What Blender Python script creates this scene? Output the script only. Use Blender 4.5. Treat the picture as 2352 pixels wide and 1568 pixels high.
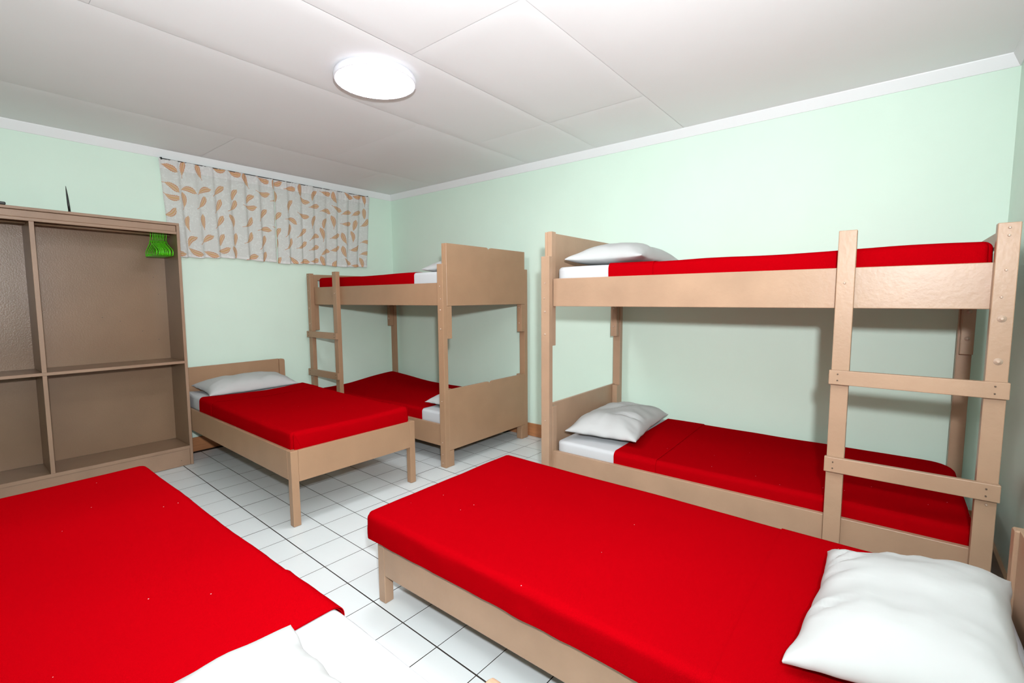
import bpy, bmesh, math, random
from mathutils import Vector, Matrix, noise
random.seed(7)
for o in list(bpy.data.objects): bpy.data.objects.remove(o)
SC = bpy.context.scene
COL = SC.collection

# ---------------------------------------------------------------- camera
R = Vector((0.62569042, -0.78004192, -0.00678982)); U = Vector((0.07595466, 0.0522577, 0.99574094)); F = Vector((0.77636486, 0.62354128, -0.09194496))
cam_d = bpy.data.cameras.new('camera'); cam = bpy.data.objects.new('camera', cam_d); COL.objects.link(cam)
cam_d.sensor_width = 36; cam_d.lens = 36 * 1082.05 / 2352; cam_d.clip_start = 0.02
M = Matrix.Identity(4)
for i in range(3):
    M[i][0] = R[i]; M[i][1] = U[i]; M[i][2] = -F[i]
M.translation = Vector((-1.14429, -4.01475, 1.25362))
cam.matrix_world = M
SC.camera = cam

# ---------------------------------------------------------------- light and exposure
W = bpy.data.worlds.new('world'); SC.world = W; W.use_nodes = True
W.node_tree.nodes['Background'].inputs[0].default_value = (0.9, 0.95, 1, 1)
W.node_tree.nodes['Background'].inputs[1].default_value = 0.3
SC.view_settings.view_transform = 'Standard'; SC.view_settings.look = 'None'
SC.view_settings.gamma = 1; SC.view_settings.use_curve_mapping = False
SC.view_settings.exposure = 0.18
FLASH_C = (.93, .96, 1.0)
LAMP_E = 34.0          # ceiling lamp diffuser
FLASH_W = 330.0         # photographer's flash held above the camera
BOUNCE_W = 72.0        # second flash head turned up at the ceiling
def light(name, kind, loc, power, col, size, rot=None):
    l = bpy.data.lights.new(name, kind); l.energy = power; l.color = col
    l.shadow_soft_size = size
    o = bpy.data.objects.new(name, l); COL.objects.link(o); o.location = loc
    if rot: o.rotation_euler = rot
    return o
fl_ = light('flash', 'SPOT', (-1.22, -4.20, 1.56), FLASH_W, FLASH_C, .05)
fl_.data.spot_size = math.radians(165); fl_.data.spot_blend = 1.0
fl_.rotation_euler = Vector((.64, .73, .22)).to_track_quat('-Z', 'Y').to_euler()
b = light('bounce_flash', 'SPOT', (-1.0, -4.0, 1.62), BOUNCE_W, FLASH_C, .06)
b.data.spot_size = math.radians(140); b.data.spot_blend = 1.0
b.rotation_euler = Vector((.45, .40, 1)).to_track_quat('-Z', 'Y').to_euler()

# ---------------------------------------------------------------- materials
def mat(name, col, rough=.5, spec=.5, noise_amt=0, noise_scale=8, bump=0, bump_scale=200, streak=None, coords='Object'):
    m = bpy.data.materials.new(name); m.use_nodes = True; nt = m.node_tree; N = nt.nodes; L = nt.links
    p = N['Principled BSDF']; p.inputs['Roughness'].default_value = rough
    p.inputs['Specular IOR Level'].default_value = spec
    p.inputs['Base Color'].default_value = (*col, 1)
    tc = N.new('ShaderNodeTexCoord'); vec = tc.outputs[coords]
    if noise_amt:
        n = N.new('ShaderNodeTexNoise'); n.inputs['Scale'].default_value = noise_scale; n.inputs['Detail'].default_value = 6
        if streak:
            mp = N.new('ShaderNodeMapping'); mp.inputs['Scale'].default_value = streak; L.new(vec, mp.inputs[0]); L.new(mp.outputs[0], n.inputs[0])
        else: L.new(vec, n.inputs[0])
        r = N.new('ShaderNodeMapRange'); r.inputs['From Min'].default_value = .3; r.inputs['From Max'].default_value = .7
        r.inputs['To Min'].default_value = 1 - noise_amt; r.inputs['To Max'].default_value = 1 + noise_amt
        L.new(n.outputs[0], r.inputs[0])
        mx = N.new('ShaderNodeVectorMath'); mx.operation = 'SCALE'; mx.inputs[0].default_value = col
        L.new(r.outputs[0], mx.inputs['Scale']); L.new(mx.outputs[0], p.inputs['Base Color'])
    if bump:
        n2 = N.new('ShaderNodeTexNoise'); n2.inputs['Scale'].default_value = bump_scale; n2.inputs['Detail'].default_value = 3
        L.new(vec, n2.inputs[0]); bp = N.new('ShaderNodeBump'); bp.inputs['Strength'].default_value = bump; bp.inputs['Distance'].default_value = .002
        L.new(n2.outputs[0], bp.inputs['Height']); L.new(bp.outputs[0], p.inputs['Normal'])
    return m
M_WALL = mat('mint_wall_paint', (.70, .86, .745), .55, .3, .015, 3, .15, 60)
M_WALLC = mat('mint_gloss_paint', (.66, .80, .70), .3, .4, .04, 5, .3, 25)
M_CEIL = mat('ceiling_paint', (.88, .89, .90), .55, .3, .012, 2, .15, 6)
M_CROWN = mat('crown_paint', (.84, .86, .87), .4, .3)
M_TILE = mat('glazed_floor_tile', (.71, .75, .755), .22, .45, .02, 4)
M_GROUT = mat('grout', (.05, .04, .033), .9, .1)
M_WOOD = mat('tan_wood_paint', (.375, .222, .130), .38, .35, .05, 6, .25, 90)
M_WOODB = mat('worn_tan_wood_paint', (.41, .262, .170), .36, .35, .08, 5, .3, 60)
M_CAB = mat('brown_cabinet_paint', (.245, .15, .09), .33, .45, .07, 4, .35, 120)
M_CABF = mat('brown_cabinet_edge_paint', (.32, .20, .132), .4, .4, .08, 6, .2, 120)
M_BASE = mat('varnished_baseboard', (.45, .19, .08), .35, .4, .12, 10, .2, 50, (1, 1, 8))
M_RED = mat('red_fleece', (.37, .0004, .003), 1.0, .0, .05, 500, .5, 900)
M_SHEET = mat('white_sheet', (.55, .56, .575), .9, .2, 0, 1, .12, 30)
M_PILLOW = mat('white_pillowcase', (.50, .505, .50), .9, .2, 0, 1, .15, 25)
M_BLACK = mat('black_plastic', (.015, .017, .016), .4, .5)
M_GREEN = mat('green_plastic', (.10, .62, .01), .3, .5)
M_METAL = mat('painted_bolt', (.50, .36, .27), .3, .6)
M_DARK = mat('dark_screw', (.10, .07, .05), .5, .4)
M_LAMPRIM = mat('white_lamp_rim', (.80, .79, .86), .4, .4)
# red fleece: scattered white lint specks
def lint(m):
    nt = m.node_tree; N = nt.nodes; L = nt.links; p = N['Principled BSDF']
    base = p.inputs['Base Color'].links[0].from_socket
    tc = N.new('ShaderNodeTexCoord'); v = N.new('ShaderNodeTexVoronoi'); v.inputs['Scale'].default_value = 14; L.new(tc.outputs['Object'], v.inputs[0])
    c = N.new('ShaderNodeMath'); c.operation = 'LESS_THAN'; c.inputs[1].default_value = .022; L.new(v.outputs['Distance'], c.inputs[0])
    mx = N.new('ShaderNodeMixRGB'); L.new(c.outputs[0], mx.inputs[0]); L.new(base, mx.inputs[1]); mx.inputs[2].default_value = (.75, .35, .36, 1)
    L.new(mx.outputs[0], p.inputs['Base Color'])
    p.inputs['Sheen Weight'].default_value = .0
lint(M_RED)
# lamp diffuser
M_DIFF = bpy.data.materials.new('lamp_diffuser'); M_DIFF.use_nodes = True
_p = M_DIFF.node_tree.nodes['Principled BSDF']; _p.inputs['Base Color'].default_value = (.9, .9, .9, 1)
_p.inputs['Emission Color'].default_value = (.95, .97, 1, 1); _p.inputs['Emission Strength'].default_value = LAMP_E
# curtain print: curled orange feathers on thin white cotton
def curtain_mat(name, alpha):
    m = bpy.data.materials.new(name); m.use_nodes = True; nt = m.node_tree; N = nt.nodes; L = nt.links
    p = N['Principled BSDF']; p.inputs['Roughness'].default_value = .9; p.inputs['Specular IOR Level'].default_value = .1
    uv = N.new('ShaderNodeUVMap'); uv.uv_map = 'UVMap'
    def mth(op, a, b=None, c=None):
        n = N.new('ShaderNodeMath'); n.operation = op
        for i, x in enumerate((a, b, c)):
            if x is None: continue
            if isinstance(x, (int, float)): n.inputs[i].default_value = x
            else: L.new(x, n.inputs[i])
        return n.outputs[0]
    def layer(scale, off, L0, W0, rnd):
        mp = N.new('ShaderNodeMapping'); mp.inputs['Location'].default_value = (off, off * .7, 0); mp.inputs['Scale'].default_value = (scale, scale, 1)
        L.new(uv.outputs[0], mp.inputs[0])
        v = N.new('ShaderNodeTexVoronoi'); v.voronoi_dimensions = '2D'; v.inputs['Scale'].default_value = 1; v.inputs['Randomness'].default_value = rnd
        L.new(mp.outputs[0], v.inputs['Vector'])
        d = N.new('ShaderNodeVectorMath'); d.operation = 'SUBTRACT'; L.new(mp.outputs[0], d.inputs[0]); L.new(v.outputs['Position'], d.inputs[1])
        cs = N.new('ShaderNodeSeparateColor'); L.new(v.outputs['Color'], cs.inputs[0])
        ang = mth('SUBTRACT', mth('MULTIPLY', cs.outputs[0], 2.6), 2.0)
        rt = N.new('ShaderNodeVectorRotate'); rt.rotation_type = 'Z_AXIS'; L.new(d.outputs[0], rt.inputs['Vector']); L.new(ang, rt.inputs['Angle'])
        s = N.new('ShaderNodeSeparateXYZ'); L.new(rt.outputs[0], s.inputs[0])
        x, y = s.outputs[0], s.outputs[1]
        bend = mth('MULTIPLY', mth('MULTIPLY', x, x), mth('MULTIPLY', mth('SUBTRACT', cs.outputs[1], .5), 1.7))
        y2 = mth('SUBTRACT', y, bend)
        t = mth('DIVIDE', x, L0)
        prof = mth('MULTIPLY', mth('SUBTRACT', 1, mth('POWER', mth('ABSOLUTE', t), 3)), mth('ADD', .85, mth('MULTIPLY', t, .3)))
        wav = mth('MULTIPLY', mth('SINE', mth('MULTIPLY', x, 62)), .07)
        hw = mth('MULTIPLY', mth('ADD', prof, wav), W0)
        ay = mth('ABSOLUTE', y2)
        q = mth('DIVIDE', ay, mth('MAXIMUM', hw, .001))
        inside = mth('MULTIPLY', mth('LESS_THAN', q, 1), mth('LESS_THAN', mth('ABSOLUTE', t), 1))
        tail = mth('MULTIPLY', mth('LESS_THAN', ay, .016), mth('MULTIPLY', mth('LESS_THAN', t, -.7), mth('GREATER_THAN', t, -1.35)))
        edge = mth('GREATER_THAN', q, .72)
        mid = mth('LESS_THAN', q, .2)
        return inside, edge, mid, tail
    ins, edge, mid, tail = layer(7.5, .0, .44, .178, .45)
    # faint embossed-looking white strokes between the feathers
    wv = N.new('ShaderNodeTexNoise'); wv.inputs['Scale'].default_value = 38; wv.inputs['Detail'].default_value = 1; wv.inputs['Distortion'].default_value = 1.5; L.new(uv.outputs[0], wv.inputs[0])
    base = N.new('ShaderNodeMixRGB'); base.inputs[1].default_value = (.80, .79, .78, 1); base.inputs[2].default_value = (.87, .87, .86, 1)
    L.new(mth('GREATER_THAN', wv.outputs[0], .58), base.inputs[0])
    cur = base.outputs[0]
    for (i, e, md, tl) in ((ins, edge, mid, tail),):
        for fac, c in ((tl, (.70, .30, .14)), (i, (.76, .51, .36)), (mth('MULTIPLY', i, md), (.72, .40, .16)), (mth('MULTIPLY', i, e), (.66, .30, .14))):
            x = N.new('ShaderNodeMixRGB'); L.new(fac, x.inputs[0]); L.new(cur, x.inputs[1]); x.inputs[2].default_value = (*c, 1); cur = x.outputs[0]
    L.new(cur, p.inputs['Base Color'])
    tr = N.new('ShaderNodeBsdfTransparent'); tr.inputs[0].default_value = (1, 1, 1, 1)
    tl_ = N.new('ShaderNodeBsdfTranslucent'); L.new(cur, tl_.inputs[0])
    m1 = N.new('ShaderNodeMixShader'); m1.inputs[0].default_value = .25; L.new(p.outputs[0], m1.inputs[1]); L.new(tl_.outputs[0], m1.inputs[2])
    m2 = N.new('ShaderNodeMixShader'); m2.inputs[0].default_value = alpha; L.new(m1.outputs[0], m2.inputs[1]); L.new(tr.outputs[0], m2.inputs[2])
    L.new(m2.outputs[0], N['Material Output'].inputs[0])
    return m
M_CURT = curtain_mat('feather_print_cotton', .16)
M_CURTH = curtain_mat('feather_print_cotton_doubled', .02)

# ---------------------------------------------------------------- helpers
def tag(o, label=None, cat=None, group=None, kind=None):
    if label: o['label'] = label
    if cat: o['category'] = cat
    if group: o['group'] = group
    if kind: o['kind'] = kind
    return o
def empty(name, loc, label, cat, group=None):
    o = bpy.data.objects.new(name, None); COL.objects.link(o); o.location = loc; o.empty_display_size = .1
    return tag(o, label, cat, group)
def link(name, me, m, parent=None, smooth=False):
    o = bpy.data.objects.new(name, me); COL.objects.link(o)
    if m is not None and not me.materials: me.materials.append(m)
    if smooth:
        for f in me.polygons: f.use_smooth = True
    if parent is not None:
        o.parent = parent
        # geometry is written in room coordinates; keep it there
        pm = Vector((0, 0, 0)); q = parent
        while q is not None: pm += q.location; q = q.parent
        o.location = -pm
    return o
def add_box(bm, a, b_, bev=.0):
    x0, y0, z0 = [min(a[i], b_[i]) for i in range(3)]; x1, y1, z1 = [max(a[i], b_[i]) for i in range(3)]
    v = [bm.verts.new(c) for c in ((x0,y0,z0),(x1,y0,z0),(x1,y1,z0),(x0,y1,z0),(x0,y0,z1),(x1,y0,z1),(x1,y1,z1),(x0,y1,z1))]
    fs = [bm.faces.new([v[i] for i in f]) for f in ((0,3,2,1),(4,5,6,7),(0,1,5,4),(1,2,6,5),(2,3,7,6),(3,0,4,7))]
    if bev:
        es = set(e for f in fs for e in f.edges)
        bmesh.ops.bevel(bm, geom=list(es), offset=bev, segments=2, affect='EDGES', profile=.5)
def box(name, m, parent, *boxes, bev=.0025):
    bm = bmesh.new()
    for a, b_ in boxes: add_box(bm, a, b_, bev)
    me = bpy.data.meshes.new(name); bm.to_mesh(me); bm.free()
    return link(name, me, m, parent)
def prism(name, m, parent, pts, axis, a, b_, bev=.0015):
    """outline pts (2D) extruded along axis from a to b_"""
    bm = bmesh.new()
    def P(u, v, w): return {'x': (w, u, v), 'y': (u, w, v), 'z': (u, v, w)}[axis]
    lo = [bm.verts.new(P(u, v, a)) for u, v in pts]; hi = [bm.verts.new(P(u, v, b_)) for u, v in pts]
    n = len(pts)
    bm.faces.new(lo); bm.faces.new(hi[::-1])
    for i in range(n): bm.faces.new((lo[i], hi[i], hi[(i+1) % n], lo[(i+1) % n]))
    bmesh.ops.recalc_face_normals(bm, faces=bm.faces[:])
    if bev: bmesh.ops.bevel(bm, geom=bm.edges[:], offset=bev, segments=1, affect='EDGES')
    me = bpy.data.meshes.new(name); bm.to_mesh(me); bm.free()
    return link(name, me, m, parent)
def lathe(name, m, parent, loc, prof, seg=24, axis='z', smooth=True):
    """prof list of (r, h) along axis"""
    bm = bmesh.new(); rings = []
    for r, h in prof:
        ring = []
        for k in range(seg):
            a = 2*math.pi*k/seg; c, s_ = r*math.cos(a), r*math.sin(a)
            q = {'z': (c, s_, h), 'x': (h, c, s_), 'y': (c, h, s_)}[axis]
            ring.append(bm.verts.new(Vector(loc)+Vector(q)))
        rings.append(ring)
    for i in range(len(rings)-1):
        for k in range(seg): bm.faces.new((rings[i][k], rings[i][(k+1) % seg], rings[i+1][(k+1) % seg], rings[i+1][k]))
    bm.faces.new(rings[0]); bm.faces.new(rings[-1])
    bmesh.ops.recalc_face_normals(bm, faces=bm.faces[:])
    me = bpy.data.meshes.new(name); bm.to_mesh(me); bm.free()
    o = link(name, me, m, parent)
    if smooth:
        for f in me.polygons: f.use_smooth = len(f.vertices) == 4
    return o
def tube_bm(bm, pts, r, seg=6):
    pts = [Vector(p) for p in pts]; rings = []
    for i, p in enumerate(pts):
        d = (pts[min(i+1, len(pts)-1)] - pts[max(i-1, 0)]).normalized()
        up = Vector((1, 0, 0)) if abs(d.x) < .9 else Vector((0, 0, 1))
        s_ = d.cross(up).normalized(); t = s_.cross(d)
        rr = r[i] if isinstance(r, (list, tuple)) else r
        rings.append([bm.verts.new(p + (s_*math.cos(2*math.pi*k/seg) + t*math.sin(2*math.pi*k/seg))*rr) for k in range(seg)])
    for i in range(len(rings)-1):
        for k in range(seg): bm.faces.new((rings[i][k], rings[i][(k+1) % seg], rings[i+1][(k+1) % seg], rings[i+1][k]))
    bm.faces.new(rings[0][::-1]); bm.faces.new(rings[-1])
def tube(name, m, parent, pts, r, seg=6):
    bm = bmesh.new(); tube_bm(bm, pts, r, seg)
    bmesh.ops.recalc_face_normals(bm, faces=bm.faces[:])
    me = bpy.data.meshes.new(name); bm.to_mesh(me); bm.free()
    return link(name, me, m, parent, smooth=True)
def turn(o, pivot, a):
    c, s_ = math.cos(a), math.sin(a); dx, dy = o.location.x-pivot[0], o.location.y-pivot[1]
    o.location.x = pivot[0]+c*dx-s_*dy; o.location.y = pivot[1]+s_*dx+c*dy; o.rotation_euler.z += a
def copy_tree(o, parent=None):
    c = o.copy(); COL.objects.link(c)
    if parent is not None: c.parent = parent
    for ch in list(o.children): copy_tree(ch, c)
    return c

def samples(a, b_, step, r, ra, rb):
    """positions from a to b_, denser in the rounded ends"""
    out = []
    if ra: out += [a + r*k/4 for k in range(4)]
    lo = a + (r if ra else 0); hi = b_ - (r if rb else 0)
    n = max(2, int(round((hi-lo)/step))); out += [lo + (hi-lo)*k/n for k in range(n+1)]
    if rb: out += [hi + r*k/4 for k in range(1, 5)]
    return out
def soft_slab(x0, x1, y0, y1, z0, z1, r, faces, dz, side_noise=.0, round_y=(True, True), round_bottom=True, step=.035, seed=0., top_noise=.0, cr=0.):
    """soft rounded slab. faces: subset of T B W E S N (top, bottom, -x, +x, -y, +y). dz(x,y) lifts it."""
    xs = samples(x0, x1, step, r, True, True); ys = samples(y0, y1, step, r, *round_y)
    zs = samples(z0, z1, .02, r, round_bottom, True)
    bm = bmesh.new(); cache = {}
    def vert(x, y, z):
        k = (round(x, 5), round(y, 5), round(z, 5))
        if k in cache: return cache[k]
        p = Vector((x, y, z))
        q = Vector((min(max(x, x0+r), x1-r), min(max(y, y0+(r if round_y[0] else 0)), y1-(r if round_y[1] else 0)), min(max(z, z0+(r if round_bottom else 0)), z1-r)))
        d = p-q
        if d.length > 1e-7: p = q + d.normalized()*min(r, d.length if (abs(d.x)<1e-6)+(abs(d.y)<1e-6)+(abs(d.z)<1e-6) >= 2 else r)
        # rounded plan corners
        if cr:
            for sx, ex in ((-1, x0), (1, x1)):
                for sy, ey, on in ((-1, y0, round_y[0]), (1, y1, round_y[1])):
                    if not on: continue
                    rc = cr if not isinstance(cr, dict) else cr.get((sx, sy), .03)
                    cx, cy = ex - sx*rc, ey - sy*rc
                    if (p.x-cx)*sx > 0 and (p.y-cy)*sy > 0:
                        dx, dy = (p.x-cx)*sx, (p.y-cy)*sy
                        m_, l_ = max(dx, dy), math.hypot(dx, dy)
                        f_ = m_/l_; p.x = cx + sx*dx*f_; p.y = cy + sy*dy*f_
        t = (p.z-z0)/(z1-z0)
        p.z += dz(p.x, p.y)*max(0, t)
        if side_noise:
            nv = noise.noise(Vector((p.x*5+seed, p.y*5, p.z*9)))*.6 + noise.noise(Vector((p.x*14, p.y*14+seed, p.z*16)))*.4
            amt = side_noise*nv*(1 if t < .9 else .25)
            if abs(d.x) > 1e-6: p.x += math.copysign(amt, d.x)
            if abs(d.y) > 1e-6: p.y += math.copysign(amt, d.y)
        if top_noise and t > .9:
            p.z += top_noise*(noise.noise(Vector((p.x*3+seed, p.y*3, seed))) + .5*noise.noise(Vector((p.x*9+seed*2, p.y*4, 1.7)))) + .0009*abs(noise.noise(Vector((p.x*5+p.y*9+seed, p.x*3-p.y*2, 4.4))))
        cache[k] = bm.verts.new(p); return cache[k]
    def grid(A, B, fn, flip):
        for i in range(len(A)-1):
            for j in range(len(B)-1):
                q = [fn(A[i], B[j]), fn(A[i+1], B[j]), fn(A[i+1], B[j+1]), fn(A[i], B[j+1])]
                if flip: q = q[::-1]
                q2 = []
                for v in q:
                    if v not in q2: q2.append(v)
                if len(q2) > 2:
                    try: bm.faces.new(q2)
                    except ValueError: pass
    if 'T' in faces: grid(xs, ys, lambda a, b_: vert(a, b_, z1), False)
    if 'B' in faces: grid(xs, ys, lambda a, b_: vert(a, b_, z0), True)
    if 'W' in faces: grid(ys, zs, lambda a, b_: vert(x0, a, b_), True)
    if 'E' in faces: grid(ys, zs, lambda a, b_: vert(x1, a, b_), False)
    if 'S' in faces: grid(xs, zs, lambda a, b_: vert(a, y0, b_), False)
    if 'N' in faces: grid(xs, zs, lambda a, b_: vert(a, y1, b_), True)
    return bm
def bm_obj(name, bm, m, parent=None, smooth=True, solid=0):
    me = bpy.data.meshes.new(name); bm.to_mesh(me); bm.free()
    o = link(name, me, m, parent, smooth)
    if solid:
        s_ = o.modifiers.new('thickness', 'SOLIDIFY'); s_.thickness = solid; s_.offset = 1
        e_ = o.modifiers.new('crisp_edges', 'EDGE_SPLIT'); e_.split_angle = math.radians(50)
    return o

def dressed_mattress(x0, x1, yh, yf, z0, z1, skirt, red_from, fold, where, group_tag, dz=lambda x, y: 0, seed=1., r=.022, cr=.03, sn=.006, tn=.003):
    """mattress from head yh to foot yf; blanket from red_from to the foot; skirt = blanket lower edge"""
    lo, hi = min(yh, yf), max(yh, yf)
    bm = soft_slab(x0, x1, lo, hi, z0, z1, r, 'TBWESN', dz, side_noise=.004, seed=seed, cr=cr)
    mt = bm_obj('mattress', bm, M_SHEET); tag(mt, 'foam mattress in a white fitted sheet ' + where, 'mattress', 'mattresses in white sheets')
    g = .0035
    foot_low = yf < yh
    a, b_ = (yf-g, red_from) if foot_low else (red_from, yf+g)
    bm = soft_slab(x0-g, x1+g, a, b_, skirt, z1+g, r+g, 'TWE' + ('S' if foot_low else 'N'), dz, side_noise=sn, seed=seed,
                   round_y=(foot_low, not foot_low), round_bottom=False, top_noise=tn, cr=cr, step=.03)
    bl = bm_obj('blanket', bm, M_RED, solid=.002); tag(bl, 'red fleece blanket ' + where, 'blanket', 'red blankets on the beds')
    if fold:
        g2 = g + .0038
        fa, fb = (red_from-fold, red_from+.002) if foot_low else (red_from-.002, red_from+fold)
        bm = soft_slab(x0-g2, x1+g2, fa, fb, skirt, z1+g2, r+g2, 'TWE', dz, side_noise=sn, seed=seed, round_y=(False, False), round_bottom=False, top_noise=tn, step=.03)
        bm_obj('folded_edge', bm, M_RED, bl, solid=.002)
    return mt, bl

def pillow(loc, a, b_, T, label, rot=0, tilt=(0, 0), seed=0., wr=1., pinch=.07, rim=.28, creases=()):
    """a, b_: half sizes along x and y; flat underside, plump top, pinched corners and wrinkles"""
    n = 44; bm = bmesh.new()
    cols = {}
    def prof(u, v): return max(0, (1-abs(u)**3.2)*(1-abs(v)**2.8))**.55
    def mk(u, v, side):
        f = prof(u, v)
        x = a*u*(1-pinch*(1-v*v)*abs(u)); y = b_*v*(1-pinch*1.3*(1-u*u)*abs(v))
        zr = rim*T
        e = min(1, (1-max(abs(u), abs(v)))*6)
        ang = math.atan2(v, u)
        w = noise.noise(Vector((x*7+seed, y*7, seed)))*.010 + noise.noise(Vector((ang*3.5+seed, max(abs(u), abs(v))*1.2, seed*2)))*.011*max(abs(u), abs(v))**2
        w += noise.noise(Vector((x*22+seed, y*16, 3+seed)))*.003
        for cu, cv, ca, cd, cw in creases:
            dx, dy = u-cu, v-cv
            al = dx*math.cos(ca)+dy*math.sin(ca); ac = -dx*math.sin(ca)+dy*math.cos(ca)
            w -= cd*math.exp(-(ac/cw)**2)*math.exp(-(al/.38)**2)
        edge_wave = noise.noise(Vector((u*4+seed, v*4, 5.))) * .008 * (1-e)
        if side: z = zr + (T-zr)*f + w*e*wr + edge_wave
        else: z = zr*(1-f)**1.2*.9 + edge_wave*.3
        if f == 0: z = zr + edge_wave
        return Vector((x+edge_wave*.6, y+edge_wave*.6, max(0.0, z)))
    def g(i, j, side):
        edge = i in (0, n) or j in (0, n)
        k = (i, j, 2 if edge else side)
        if k not in cols:
            # denser towards the rim
            u = math.sin((i/n-.5)*math.pi); v = math.sin((j/n-.5)*math.pi)
            cols[k] = bm.verts.new(mk(u, v, side or edge))
        return cols[k]
    for side in (0, 1):
        for i in range(n):
            for j in range(n):
                q = [g(i, j, side), g(i+1, j, side), g(i+1, j+1, side), g(i, j+1, side)]
                bm.faces.new(q if side else q[::-1])
    me = bpy.data.meshes.new('pillow'); bm.to_mesh(me); bm.free()
    o = link('pillow', me, M_PILLOW, None, True)
    o.location = loc; o.rotation_euler = (tilt[0], tilt[1], rot)
    tag(o, label, 'pillow', 'white pillows on the beds')
    return o

# ================================================================ setting
XR, XL, YB, YN, ZC = 2.25, -1.53, .45, -4.445, 2.412
ZCR = 2.350
def struct(o): o['kind'] = 'structure'; return o
struct(box('wall_back', M_WALL, None, ((XL, YB, 0), (XR, YB+.1, ZC)), bev=0))
struct(box('wall_right', M_WALL, None, ((XR, YN-.1, 0), (XR+.1, YB+.1, ZC)), bev=0))
struct(box('wall_near', M_WALLC, None, ((XL, YN-.1, 0), (XR, YN, ZC)), bev=0))
struct(box('wall_left', M_WALL, None, ((XL-.1, YN-.1, 0), (XL, YB+.1, ZC)), bev=0))
# door in the left wall, behind the photographer's shoulder
dr = struct(box('door_1', M_CABF, None, ((XL, -3.45, .004), (XL+.03, -2.65, 2.03))))
# floor: dark grout bed with separate glazed tiles
fl = struct(box('floor', M_GROUT, None, ((XL-.1, YN-.1, -.08), (XR+.1, YB+.1, -.0042)), bev=0))
TH = -.0269622; T = .2
bm = bmesh.new(); add_box(bm, (.0019, -.1984, -.0060), (.1981, -.0016, 0), 0)
tme = bpy.data.meshes.new('floor_tile'); bm.to_mesh(tme); bm.free(); tme.materials.append(M_TILE); tme.materials.append(M_GROUT)
for f_ in tme.polygons: f_.material_index = 0 if f_.normal.z > .9 else 1
rest = bmesh.new(); ntile = 0
for i in range(-9, 13):
    for j in range(-4, 24):
        c, s_ = math.cos(TH), math.sin(TH); x, y = i*T, -j*T
        if i < 0: x -= .0016
        wx, wy = c*x - s_*y, s_*x + c*y
        cx, cy = wx+.1, wy-.1
        if not (XL-.02 < cx < XR+.02 and YN-.02 < cy < YB+.02): continue
        near = (cx > -.62 and cy > -2.55) or (-.75 < cx < .12 and cy > -3.85) 
        dzt = random.uniform(-.0004, .0004)
        if near:
            o = bpy.data.objects.new('tile', tme); COL.objects.link(o); o.parent = fl
            o.location = (wx, wy, dzt); o.rotation_euler = (random.uniform(-.0006, .0006), random.uniform(-.0006, .0006), TH); ntile += 1
        else:
            vs0 = len(rest.verts); add_box(rest, (.0019, -.1984, -.0060), (.1981, -.0016, 0), 0)
            rest.verts.ensure_lookup_table()
            mt_ = Matrix.Translation((wx, wy, dzt)) @ Matrix.Rotation(TH, 4, 'Z')
            for v in rest.verts[vs0:]: v.co = mt_ @ v.co
o = bm_obj('tile_field', rest, M_TILE, fl, smooth=False); o['kind'] = 'stuff'; o.data.materials.append(M_GROUT)
for f_ in o.data.polygons: f_.material_index = 0 if f_.normal.z > .9 else 1
# ceiling: sheets of painted plywood with faint joints
cl = struct(box('ceiling', M_CEIL, None, ((XL-.1, YN-.1, ZC+.0012), (XR+.1, YB+.1, ZC+.1)), bev=0))
rows = [(YN, -2.842, (XL, -.82, .40, XR)), (-2.842, -2.17, (XL, .40, 1.55, XR)), (-2.17, -1.505, (XL, -.65, 1.55, XR)), (-1.505, -.30, (XL, -1.4, 1.03, XR)), (-.30, YB, (XL, .35, 1.60, XR))]
for ya, yb, xs in rows:
    for xa, xb in zip(xs[:-1], xs[1:]):
        g = .0004; zt = random.uniform(-.0007, .0004)
        me_b = bmesh.new(); nx, ny = 14, 10; grid = {}
        for i in range(nx+1):
            for j in range(ny+1):
                fr = lambda a_, n_: 0 if a_ == 0 else 1 if a_ == n_ else .004+.992*(a_-1)/(n_-2)
                x = xa+g+(xb-xa-2*g)*fr(i, nx); y = ya+g+(yb-ya-2*g)*fr(j, ny)
                s0 = noise.noise(Vector((x*1.3, y*1.3, 3.1)))*.0011 + noise.noise(Vector((x*4, y*4, 9.)))*.0008
                rim = .0004 if i in (0, nx) or j in (0, ny) else 0
                grid[i, j] = me_b.verts.new((x, y, ZC-.003+zt+s0+rim))
        for i in range(nx):
            for j in range(ny): me_b.faces.new((grid[i, j], grid[i, j+1], grid[i+1, j+1], grid[i+1, j]))
        q = bm_obj('ceiling_panel', me_b, M_CEIL, cl, True)
        for k_, f_ in enumerate(q.data.polygons):
            if k_ // ny in (0, nx-1) or k_ % ny in (0, ny-1): pass
# crown moulding (sloped strip), one length per wall
def crown(name, pts_fn, a, b_, ax):
    prof = [(0, ZCR), (0, ZC+.0), (.036, ZC+.0), (.034, ZC-.008), (.006, ZCR)]
    bm = bmesh.new(); e0 = []; e1 = []
    for o_, z in prof:
        e0.append(bm.verts.new(pts_fn(a, o_, z, 0))); e1.append(bm.verts.new(pts_fn(b_, o_, z, 1)))
    n = len(prof)
    for i in range(n): bm.faces.new((e0[i], e1[i], e1[(i+1) % n], e0[(i+1) % n]))
    bm.faces.new(e0); bm.faces.new(e1)
    bmesh.ops.recalc_face_normals(bm, faces=bm.faces[:])
    return struct(bm_obj(name, bm, M_CROWN, None, False))
crown('trim_1', lambda t, o_, z, k: (t + (o_ if k == 0 else -o_), YB-o_, z), XL, XR, 'x')
crown('trim_2', lambda t, o_, z, k: (XR-o_, t + (o_ if k == 0 else -o_), z), YN, YB, 'y')
crown('trim_3', lambda t, o_, z, k: (t + (o_ if k == 0 else -o_), YN+o_, z), XL, XR, 'x')
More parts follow.
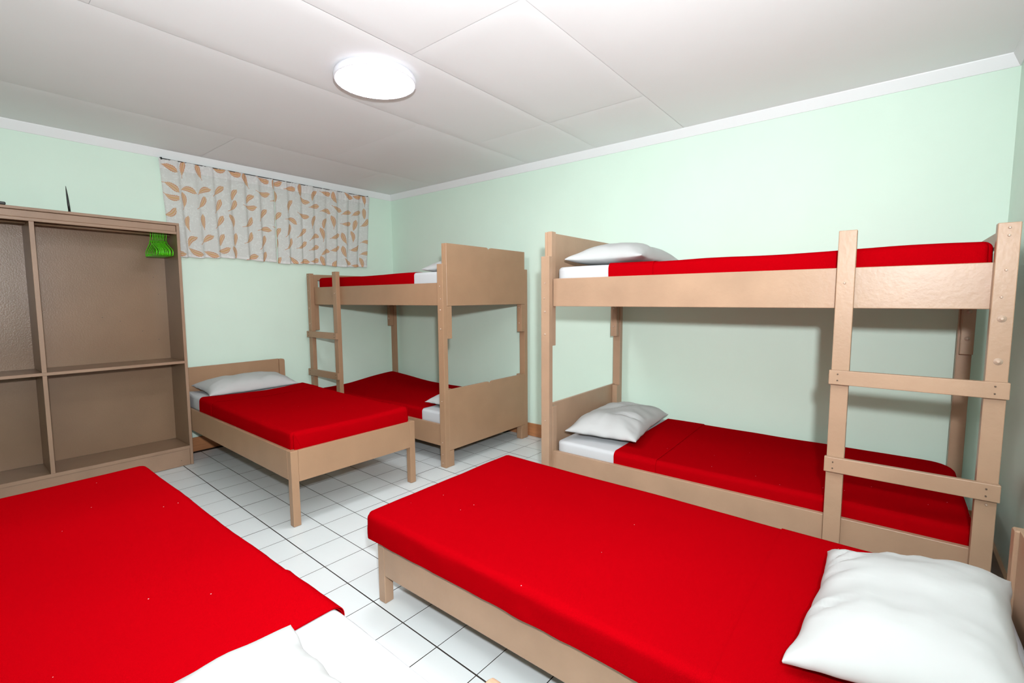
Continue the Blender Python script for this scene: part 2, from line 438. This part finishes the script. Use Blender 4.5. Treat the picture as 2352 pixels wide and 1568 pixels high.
crown('trim_4', lambda t, o_, z, k: (XL+o_, t + (o_ if k == 0 else -o_), z), YN, YB, 'y')
BT = .016
struct(box('baseboard_back', M_BASE, None, ((XL, YB-BT, .0015), (XR, YB, .118)), bev=.002))
struct(box('baseboard_right', M_BASE, None, ((XR-BT, YN+BT, .0015), (XR, YB-BT, .118)), bev=.002))
struct(box('baseboard_near', M_WOOD, None, ((XL, YN, .0015), (XR, YN+BT, .112)), bev=.002))

# ================================================================ ceiling lamp
LC = (.415, -1.865)
lamp = empty('ceiling_lamp', (LC[0], LC[1], ZC-.045), 'round white flat lamp on the ceiling, switched on', 'lamp')
lathe('lamp_housing', M_LAMPRIM, lamp, (LC[0], LC[1], ZC-.0425), [(.19, .0365), (.203, .034), (.207, .02), (.207, .003), (.204, 0), (.1985, 0), (.1982, .003)], 64)
lathe('diffuser', M_DIFF, lamp, (LC[0], LC[1], ZC-.0465), [(.1975, .0062), (.1975, .0040), (.193, .0032)], 64)

# ================================================================ bunk beds
def notch_panel(name, parent, xa, xb, za, zb, y0, y1, m):
    xc = (xa+xb)/2; w, dpt = .030, .018
    pts = [(xa, za), (xb, za), (xb, zb), (xc+w, zb), (xc+w*.55, zb-.004), (xc+.004, zb-dpt), (xc-.004, zb-dpt), (xc-w*.55, zb-.004), (xc-w, zb), (xa, zb)]
    return prism(name, m, parent, pts, 'y', y0, y1)
def bolt(parent, p, axis_sign, r, m=M_METAL, washer=0, name='bolt'):
    x, y, z = p; s = axis_sign
    prof = [(washer, .0), (washer, .0015*s), (r, .0016*s), (r*.95, .004*s), (r*.5, .0062*s)] if washer else [(r, 0), (r*.92, .003*s), (r*.45, .005*s)]
    return lathe(name, m, parent, (x, y, z), prof, 12, 'x')
def bunk(X0, Wd, yh, yf, label, notch, top, m, ladder_top, washers):
    s = 1 if yf > yh else -1; L = abs(yf-yh); Y = lambda d: yh + s*d
    X1 = X0+Wd
    root = empty('bunk_bed', ((X0+X1)/2, (yh+yf)/2, 0), label, 'bunk bed', 'bunk beds')
    D = .058
    for x_a, x_b, side in ((X0, X0+.04, -1), (X1-.04, X1, 1)):
        for d0, d1, end in ((0, D, 0), (L-D, L, 1)):
            p = box('post', m, root, ((x_a, Y(d0), .001), (x_b, Y(d1), 1.5)))
            xf = x_a if side < 0 else x_b
            dm = (d0+d1)/2
            zs = [1.34, 1.25] if end == 0 else [1.338, 1.245, 1.482, 1.456]
            for z in zs: bolt(p, (xf, Y(dm-.004 + (.004 if z > 1.3 else -.002)), z), side, .0045)
            for z in (1.170, 1.020 if end else 1.033): bolt(p, (xf, Y(dm), z), side, .0065, washer=.0125 if (washers and end) else 0)
            for z in (.19, .10, .035, .50): bolt(p, (xf, Y(dm+.002), z), side, .004)
            # inner face of the far posts carries the bolt ends
    # inner legs: lower ones stand on the floor, upper ones hang down inside the posts
    for x_a, x_b, side in ((X0+.0405, X0+.086, -1), (X1-.086, X1-.0405, 1)):
        for end in (0, 1):
            q = (lambda d: Y(d)) if end == 0 else (lambda d: Y(L-d))
            if end == 0:
                box('lower_leg', m, root, ((x_a, q(.019), .001), (x_b, q(.06), .585)), ((x_a, q(.0), .001), (x_b, q(.0188), .123)))
                u = box('upper_leg', m, root, ((x_a, q(.0185), .960), (x_b, q(.05), top)), ((x_a, q(0), .960), (x_b, q(.0183), 1.1985)))
            else:
                box('lower_leg', m, root, ((x_a, q(.0), .001), (x_b, q(.05), .31)))
                u = box('upper_leg', m, root, ((x_a, q(.0), .955), (x_b, q(.05), 1.49)))
            xi = x_b if side < 0 else x_a
            for z in (1.17, 1.035): bolt(u, (xi, q(.026), z), -side, .006, M_METAL, .011 if end else 0)
    # head end boards
    xa, xb = X0+.0405, X1-.0405
    ya, yb = sorted((Y(0), Y(.018)))
    if notch:
        notch_panel('headboard', root, xa, xb, 1.20, top, ya, yb, m); notch_panel('lower_headboard', root, xa, xb, .125, .583, ya, yb, m)
    else:
        box('headboard', m, root, ((xa, ya, 1.20), (xb, yb, top-.002)), bev=.002)
        box('lower_headboard', m, root, ((xa, ya, .125), (xb, yb, .590)), bev=.002)
    # foot end
    xa2, xb2 = X0+.087, X1-.087
    box('foot_rail', m, root, ((xa2, Y(L-.03), 1.435), (xb2, Y(L-.006), 1.492)))
    box('end_board', m, root, ((xa2, Y(L-.03), 1.203), (xb2, Y(L-.006), 1.33)))
    box('lower_end_board', m, root, ((xa2, Y(L-.03), .14), (xb2, Y(L-.006), .27)))
    for xa3, xb3 in ((X0+.0405, X0+.065), (X1-.065, X1-.0405)):
        box('side_rail', m, root, ((xa3, Y(.0608), 1.202), (xb3, Y(L-.0508), 1.368)))
        box('lower_side_rail', m, root, ((xa3, Y(.0608), .143), (xb3, Y(L-.0508), .307)))
    box('bed_board', m, root, ((X0+.066, Y(.052), 1.318), (X1-.066, Y(L-.052), 1.334)))
    box('lower_bed_board', m, root, ((X0+.066, Y(.062), .264), (X1-.066, Y(L-.052), .278)))
    # ladder: one upright and two rungs nailed across to the end post
    du = L-.512
    up = box('ladder_upright', m, root, ((X0, Y(du), .145), (X0+.0395, Y(du+.061), ladder_top)))
    bolt(up, (X0, Y(du+.028), 1.305), -1, .005); bolt(up, (X0, Y(du+.028), .205), -1, .006)
    for za, zb in ((.890, .949), (.520, .583)):
        rg = box('rung', m, root, ((X0-.022, Y(du-.006), za), (X0-.0005, Y(L+.004), zb)))
        for dd in (du+.024, L-.033):
            for dz_ in (.018, .044): bolt(rg, (X0-.022, Y(dd), za+dz_), -1, .0028, M_DARK, name='nail')
    return root
bunk(1.187, 1.008, -1.51, .392, 'brown painted wooden bunk bed in the far corner with notched headboards facing the camera', True, 1.649, M_WOOD, 1.5, False)
bunk(1.200, 1.000, -2.360, -4.347, 'tan wooden bunk bed along the right wall with its ladder at the right end', False, 1.649, M_WOODB, 1.515, True)

# ================================================================ single beds
def single(x0, x1, yh, yf, zr0, zr1, zb, zhead, label, m, hp=.05, over=False):
    s = 1 if yh > yf else -1
    root = empty('single_bed', ((x0+x1)/2, (yh+yf)/2, 0), label, 'bed', 'single beds')
    lw = .042
    yF = yf; yI = yf + s*lw
    for xa, xb in ((x0, x0+lw), (x1-lw, x1)):
        box('leg', m, root, ((xa, yF, .001), (xb, yI, zr1)), bev=.003)
    box('foot_board', m, root, ((x0+lw+.0003, yF, zr0-.012), (x1-lw-.0003, yF+s*.02, zr1-.001)))
    for xa, xb in ((x0, x0+.02), (x1-.02, x1)):
        box('side_rail', m, root, ((xa, yI+s*.0003, zr0), (xb, yh-s*.0405, zr1)))
    box('bed_board', m, root, ((x0+.021, yF+s*.045, zb-.014), (x1-.021, yh-s*.045, zb)), bev=.001)
    # headboard: rounded posts and a board between them
    ya, yb = sorted((yh, yh-s*.04))
    for k, (xa, xb) in enumerate(((x0, x0+hp), (x1-hp, x1))):
        r = .016; zt = zhead
        if k == 0: pts = [(xa, .001), (xb, .001), (xb, zt), (xa+r, zt), (xa+r*.3, zt-r*.3), (xa, zt-r)]
        else: pts = [(xa, .001), (xb, .001), (xb, zt-r), (xb-r*.3, zt-r*.3), (xb-r, zt), (xa, zt)]
        prism('head_post', m, root, pts, 'y', ya, yb, .004)
    box('headboard', m, root, ((x0+hp+.0005, (ya+yb)/2-.006, zr0), (x1-hp-.0005, (ya+yb)/2+.010, zhead+.003)))
    return root
beside = [single(.043, .888, .415, -1.512, .262, .428, .405, .708, 'brown wooden single bed between the open wardrobe and the corner bunk', M_WOOD)]
single(-.045, .872, -4.375, -2.412, .122, .264, .264, .560, 'low tan wooden single bed in front of the right bunk, large pillow at its head', M_WOODB)
single(-1.43, -.560, -3.54, -1.490, .262, .428, .405, .594, 'single bed at the lower left, nearest the wardrobe front, seen from its head end', M_WOODB, hp=.042)

# ================================================================ mattresses, blankets
def sm(t): t = max(0, min(1, t)); return t*t*(3-2*t)
# bed beside the wardrobe
beside += dressed_mattress(.070, .862, .365, -1.484, .409, .515, .418, -.035, .24, 'on the single bed beside the open wardrobe', 0,
    dz=lambda x, y: .008*math.sin((x-.07)*3.9)*-1 + .006*sm((-1.2-y)/.3) + .012*sm((y+1.0)/1.2)*(abs(x-.466)/.4)**2, seed=2.3)
# tucked corner fold at its near foot corner
cf = prism('corner_fold', M_RED, beside[2], [(.074, .418), (.120, .418), (.084, .500), (.074, .505)], 'y', -1.4935, -1.4885, .002)
# low bed in front of the right bunk
dressed_mattress(-.068, .850, -4.325, -2.372, .2685, .372, .276, -4.26, None, 'on the low bed before the right bunk', 0,
    dz=lambda x, y: .006*sm((y+2.9)/.5) - .008*sm((-3.2-y)/.6), seed=5.1, sn=.010)
# bed at lower left
dressed_mattress(-1.405, -.582, -3.500, -1.470, .409, .526, .418, -3.035, .25, 'on the single bed at the lower left', 0,
    dz=lambda x, y: .003*math.sin(y*6)+.002*math.sin(y*11+x*3), seed=8.7, sn=.006, tn=.003)
# corner bunk, lower and upper
dressed_mattress(1.262, 2.120, -1.445, .345, .282, .388, .296, -1.170, None, 'on the lower berth of the corner bunk', 0,
    dz=lambda x, y: .050*sm((x-1.45)/.7)*sm((y+.45)/.8) - .012*sm((y+.9)/.5)*sm((1.8-x)/.5) , seed=11.3)
dressed_mattress(1.262, 2.120, -1.445, .300, 1.338, 1.450, 1.350, -1.115, None, 'on the upper berth of the corner bunk', 0,
    dz=lambda x, y: .004*math.sin(y*4), seed=13.9)
# right bunk, lower and upper
dressed_mattress(1.275, 2.128, -2.427, -4.306, .282, .366, .296, -2.822, .245, 'on the lower berth of the right bunk', 0,
    dz=lambda x, y: .016*sm((x-1.3)/.75), seed=17.7, cr={(1, -1): .12})
dressed_mattress(1.275, 2.128, -2.427, -4.288, 1.338, 1.436, 1.350, -2.775, .255, 'on the upper berth of the right bunk', 0,
    dz=lambda x, y: .006*sm((-3.5-y)/.6)+.002*math.sin(y*9), seed=19.1)
# the low bed's turned edge near its pillow
lowb = [o for o in bpy.data.objects if o.name.startswith('blanket') and 'low bed' in o['label']][0]
g2 = .0035+.0038
bm = soft_slab(-.068-g2, .850+g2, -4.262, -3.735, .276, .372+g2, .022+g2, 'TWE', lambda x, y: .006*sm((y+2.9)/.5) - .008*sm((-3.2-y)/.6), side_noise=.010, seed=5.1, round_y=(False, False), round_bottom=False, top_noise=.003, step=.03)
bm_obj('folded_edge', bm, M_RED, lowb, solid=.002)

# ================================================================ pillows
beside.append(pillow((.470, .165, .520), .345, .185, .115, 'white pillow against the headboard of the bed beside the open wardrobe', .03, (.10, 0), 1.1, creases=((.35, -.2, 1.2, .012, .07), (-.3, .2, 1.4, .008, .08))))
for o in beside: turn(o, (.043, -1.512), -.0185)   # this bed stands slightly askew
pillow((.350, -4.092, .402), .318, .212, .135, 'large white pillow at the bottom right corner, on the low single bed', -.05, (-.16, 0), 4.2, wr=1.6, creases=((-.5, .72, 1.9, .009, .04), (.1, .75, 1.75, .011, .05), (.35, .7, 1.9, .011, .045), (.62, .66, 2.1, .010, .04), (-.1, .1, .3, .007, .2)))
pillow((-1.04, -3.255, .538), .335, .205, .105, 'white pillow cut off by the bottom edge, on the lower left bed', .0, (0, 0), 6.6, rim=.22)
pillow((1.715, -2.640, .385), .375, .225, .138, 'crumpled white pillow on the lower berth of the right bunk', .12, (.0, 0), 9.3, wr=1.5, creases=((-.35, -.5, 1.7, .028, .07), (.1, .1, 2.3, .012, .08), (.5, -.2, 2.0, .012, .07)))
pillow((1.690, -2.680, 1.446), .37, .240, .140, 'smooth white pillow on the upper berth of the right bunk', .05, (0, 0), 12.2, creases=((.4, .1, 1.9, .010, .07),))
pillow((1.660, -1.290, .400), .34, .150, .10, 'white pillow on the lower berth of the corner bunk, mostly behind its post', -.05, (0, 0), 15.5)
pillow((1.705, -1.262, 1.455), .345, .175, .115, 'white pillow on the upper berth of the corner bunk, only a corner showing', -.04, (0, 0), 18.5)

# ================================================================ open wardrobe
CX0, CX1, CY0, CY1, CZ = -1.47, .066, .105, .430, 1.817
wr = empty('open_wardrobe', (CX1, CY0, 0), 'tall brown doorless wardrobe divided into open bays, on the left', 'wardrobe')
t = .017
box('side_panel', M_CAB, wr, ((CX1-t, CY0+.004, .001), (CX1, CY1, CZ-.018)))
box('side_panel', M_CAB, wr, ((CX0, CY0+.004, .001), (CX0+t, CY1, CZ-.018)))
box('face_strip', M_CABF, wr, ((CX1-t-.001, CY0, .001), (CX1+.001, CY0+.0038, CZ-.018)), bev=.001)
box('top_board', M_CABF, wr, ((CX0-.001, CY0, CZ-.0178), (CX1+.001, CY1, CZ)))
box('apron', M_CABF, wr, ((CX0+t, CY0+.004, CZ-.062), (CX1-t-.003, CY0+.020, CZ-.0205)))
box('apron_strip', M_CABF, wr, ((CX0+t, CY0, CZ-.082), (CX1-t-.0012, CY0+.020, CZ-.0625)))
box('back_panel', M_CAB, wr, ((CX0+t, CY1-.006, .15), (CX1-t, CY1, CZ-.0185)), bev=0)
box('shelf', M_CAB, wr, ((CX0+t, CY0+.003, .781), (CX1-t-.0003, CY1-.0065, .800)))
box('shelf', M_CAB, wr, ((CX0+t, CY0+.003, .127), (CX1-t-.0003, CY1-.0065, .150)))
for z0_, z1_ in ((.781, .800), (.127, .150)):
    box('shelf_edge', M_CABF, wr, ((CX0+t, CY0, z0_), (CX1-t-.0012, CY0+.0028, z1_)), bev=.0008)
dv = -.706
box('divider', M_CAB, wr, ((dv-.010, CY0+.004, .1505), (dv+.010, CY1-.0065, .7805)))
box('divider', M_CAB, wr, ((dv-.011, CY0+.004, .8005), (dv+.011, CY1-.0065, CZ-.0825)))
box('divider_edge', M_CABF, wr, ((dv-.0105, CY0, .1505), (dv+.0105, CY0+.0038, .7805)), bev=.0008)
box('divider_edge', M_CABF, wr, ((dv-.0115, CY0, .8005), (dv+.0115, CY0+.0038, CZ-.0825)), bev=.0008)
box('plinth', M_CABF, wr, ((CX0+t, CY0+.006, .001), (CX1-t-.0005, CY0+.024, .1265)))
tube('hanging_rail', M_CAB, wr, [(CX0+t, .262, 1.742), (dv-.011, .262, 1.742)], .011, 10)
tube('hanging_rail', M_CAB, wr, [(dv+.011, .262, 1.742), (CX1-t, .262, 1.742)], .011, 10)
for x, z in ((-.03, 1.43), (-.12, 1.02), (-.9, 1.25), (-.35, 1.13), (-.25, 1.10), (-.02, .95), (-.005, 1.3), (-.01, .045)):
    lathe('nail', M_DARK, wr, (x, (CY1-.006) if z > .2 else CY0+.006, z), [(.003, 0), (.0022, -.0015)], 8, 'y')
wr.rotation_euler = (0, math.radians(.42), 0)

# ================================================================ hangers (one mesh set, copied)
def hanger(x):
    yc, zt = .262, 1.742
    root = empty('coat_hanger', (x, yc, zt+.011), '', 'hanger', 'green plastic hangers in the wardrobe')
    pts = []
    for k in range(9):           # hook over the rail
        a = math.radians(-30 + 200*k/8); pts.append((x, yc + .0155*math.cos(a), zt + .0155*math.sin(a)))
    pts = pts[::-1]
    # last point of hook continues down the neck
    hook = [(x, yc-.0155*math.cos(math.radians(10)), zt-.0155*math.sin(math.radians(10)))]
    hk = [(x, yc+.0155*math.cos(math.radians(a)), zt+.0155*math.sin(math.radians(a))) for a in range(-40, 191, 23)]
    hk += [(x, yc-.012, zt-.018), (x, yc-.003, zt-.032), (x, yc, zt-.048)]
    tube('hook', M_GREEN, root, hk, .0028, 6)
    hw = .137; zs, zb = zt-.048, zt-.160
    body = bmesh.new()
    loop = [(x, yc, zs), (x, yc-.014, zs-.003), (x, yc-.024, zs-.022), (x, yc-hw*.93, zs-.072), (x, yc-hw, zs-.084), (x, yc-hw, zb+.008), (x, yc-hw*.95, zb),
            (x, yc, zb-.002), (x, yc+hw*.95, zb), (x, yc+hw, zb+.008), (x, yc+hw, zs-.084), (x, yc+hw*.93, zs-.072), (x, yc+.024, zs-.022), (x, yc+.014, zs-.003), (x, yc, zs)]
    tube_bm(body, loop, .0031, 6)
    tube_bm(body, [(x, yc-hw+.002, zb+.018), (x, yc-hw+.022, zb+.018), (x, yc-hw+.026, zb+.003)], .0022, 5)
    tube_bm(body, [(x, yc+hw-.002, zb+.018), (x, yc+hw-.022, zb+.018), (x, yc+hw-.026, zb+.003)], .0022, 5)
    bmesh.ops.recalc_face_normals(body, faces=body.faces[:])
    bm_obj('frame', body, M_GREEN, root)
    return root
h0 = hanger(-.058)
NH = 10
names = ['leftmost', 'second from the left', 'third from the left', 'fourth from the left', 'fifth from the left', 'fifth from the right', 'fourth from the right', 'third from the right', 'second from the right', 'rightmost']
for k in range(NH):
    hgr = h0 if k == 0 else copy_tree(h0)
    hgr.location.x = -.058 + .0098*k + (.004 if k == NH-1 else 0) - (.004 if k == 0 else 0)
    hgr.location.z += .0
    hgr.rotation_euler.z = random.uniform(-.012, .012)
    hgr['label'] = 'bright green plastic coat hanger, %s of the row in the wardrobe' % names[k]
    hgr['category'] = 'hanger'

# ================================================================ things on top of the wardrobe
zt = CZ + .007
an = empty('antenna', (-.500, .20, zt), 'thin black stick antenna standing on top of the open wardrobe', 'antenna')
lathe('antenna_base', M_BLACK, an, (-.500, .20, zt), [(.013, 0), (.012, .004), (.007, .008), (.006, .018)], 16)
tube('antenna_rod', M_BLACK, an, [(-.500, .20, zt+.016), (-.502, .201, zt+.06), (-.504, .202, zt+.11), (-.506, .203, zt+.15), (-.507, .2035, zt+.172)], [.006, .0065, .0050, .0028, .0012], 10)
tube('antenna_cable', M_BLACK, an, [(-.488, .20, zt+.004), (-.47, .185, zt+.004), (-.45, .18, zt+.003), (-.42, .20, zt+.002), (-.40, .26, zt+.002)], .0022, 6)
rt = empty('router_box', (-.86, .2, zt+.004), 'flat black plastic box at the left edge, on top of the wardrobe', 'box')
box('router_body', M_BLACK, rt, ((-.93, .14, zt+.005), (-.789, .26, zt+.022)), bev=.005)

# ================================================================ curtains
def curtain(x0t, x1t, x0b, x1b, z0, z1, nf, seed, label):
    rnd = random.Random(seed)
    ctr = [rnd.uniform(-.35, .35) for _ in range(nf+2)]
    def surf(s_, v, off=0):
        f = s_*nf
        ph = (f + ctr[int(f)]*(1-math.cos(2*math.pi*(f-int(f))))*.25)*2*math.pi
        amp = (.007 + .017*(1-v)**.8)*(0.7+.6*noise.noise(Vector((s_*5, seed, 0))))
        w = math.sin(ph + .75*math.sin(ph)); w = math.copysign(abs(w)**.8, w)
        fine = math.sin(s_*nf*9*math.pi + seed)*.0022*max(0, (v-.8)/.2)
        n_ = noise.noise(Vector((s_*9+seed, v*2.5, 1)))*.006
        y = YB-.042 + amp*w*.9 + fine + n_ - off
        x = (x0b+(x1b-x0b)*s_)*(1-v) + (x0t+(x1t-x0t)*s_)*v + .006*math.cos(ph)*(1-v*.5)
        zb = z0 + .006*math.sin(s_*9+seed) + .004*w
        z = zb + (z1-zb)*v
        return Vector((x, y, z))
    def sheet(name, v0, v1, nv, off, m, parent, solid=0):
        bm = bmesh.new(); nu = nf*16; uvl = bm.loops.layers.uv.new('UVMap'); G = {}; A = {}
        for j in range(nv+1):
            v = v0+(v1-v0)*j/nv; acc = 0; prev = None
            for i in range(nu+1):
                p = surf(i/nu, v, off); G[i, j] = bm.verts.new(p)
                A[i, j] = ((x1t-x0t)*1.12*i/nu + seed*1.37, v*(z1-z0))
        for j in range(nv):
            for i in range(nu):
                ks = [(i, j), (i+1, j), (i+1, j+1), (i, j+1)]
                fc = bm.faces.new([G[k] for k in ks])
                for lp, k in zip(fc.loops, ks): lp[uvl].uv = A[k]
        return bm_obj(name, bm, m, parent, True, solid)
    c = sheet('curtain', 0, 1, 26, 0, M_CURT, None); tag(c, label, 'curtain', 'feather print curtains')
    sheet('hem', 0, .028, 2, .0015, M_CURTH, c); sheet('header', .90, 1, 6, .0015, M_CURTH, c)
    return c
curtain(.062, .922, .095, .915, 1.602, 2.338, 7, 3, 'left white curtain panel with orange feather print, beside the wardrobe top')
curtain(.924, 1.934, .925, 1.872, 1.590, 2.338, 8, 11, 'right white curtain panel with orange feather print, nearer the room corner')
rod = empty('curtain_rod', (1.0, YB-.042, 2.331), 'thin dark curtain rod just under the ceiling trim', 'curtain rod')
tube('rod', M_BLACK, rod, [(.080, YB-.042, 2.338), (1.918, YB-.042, 2.338)], .0035, 8)
for x in (.083, 1.915): box('rod_bracket', M_BLACK, rod, ((x-.006, YB-.044, 2.330), (x+.006, YB-.0005, 2.347)), bev=.001)
print('tiles', ntile)
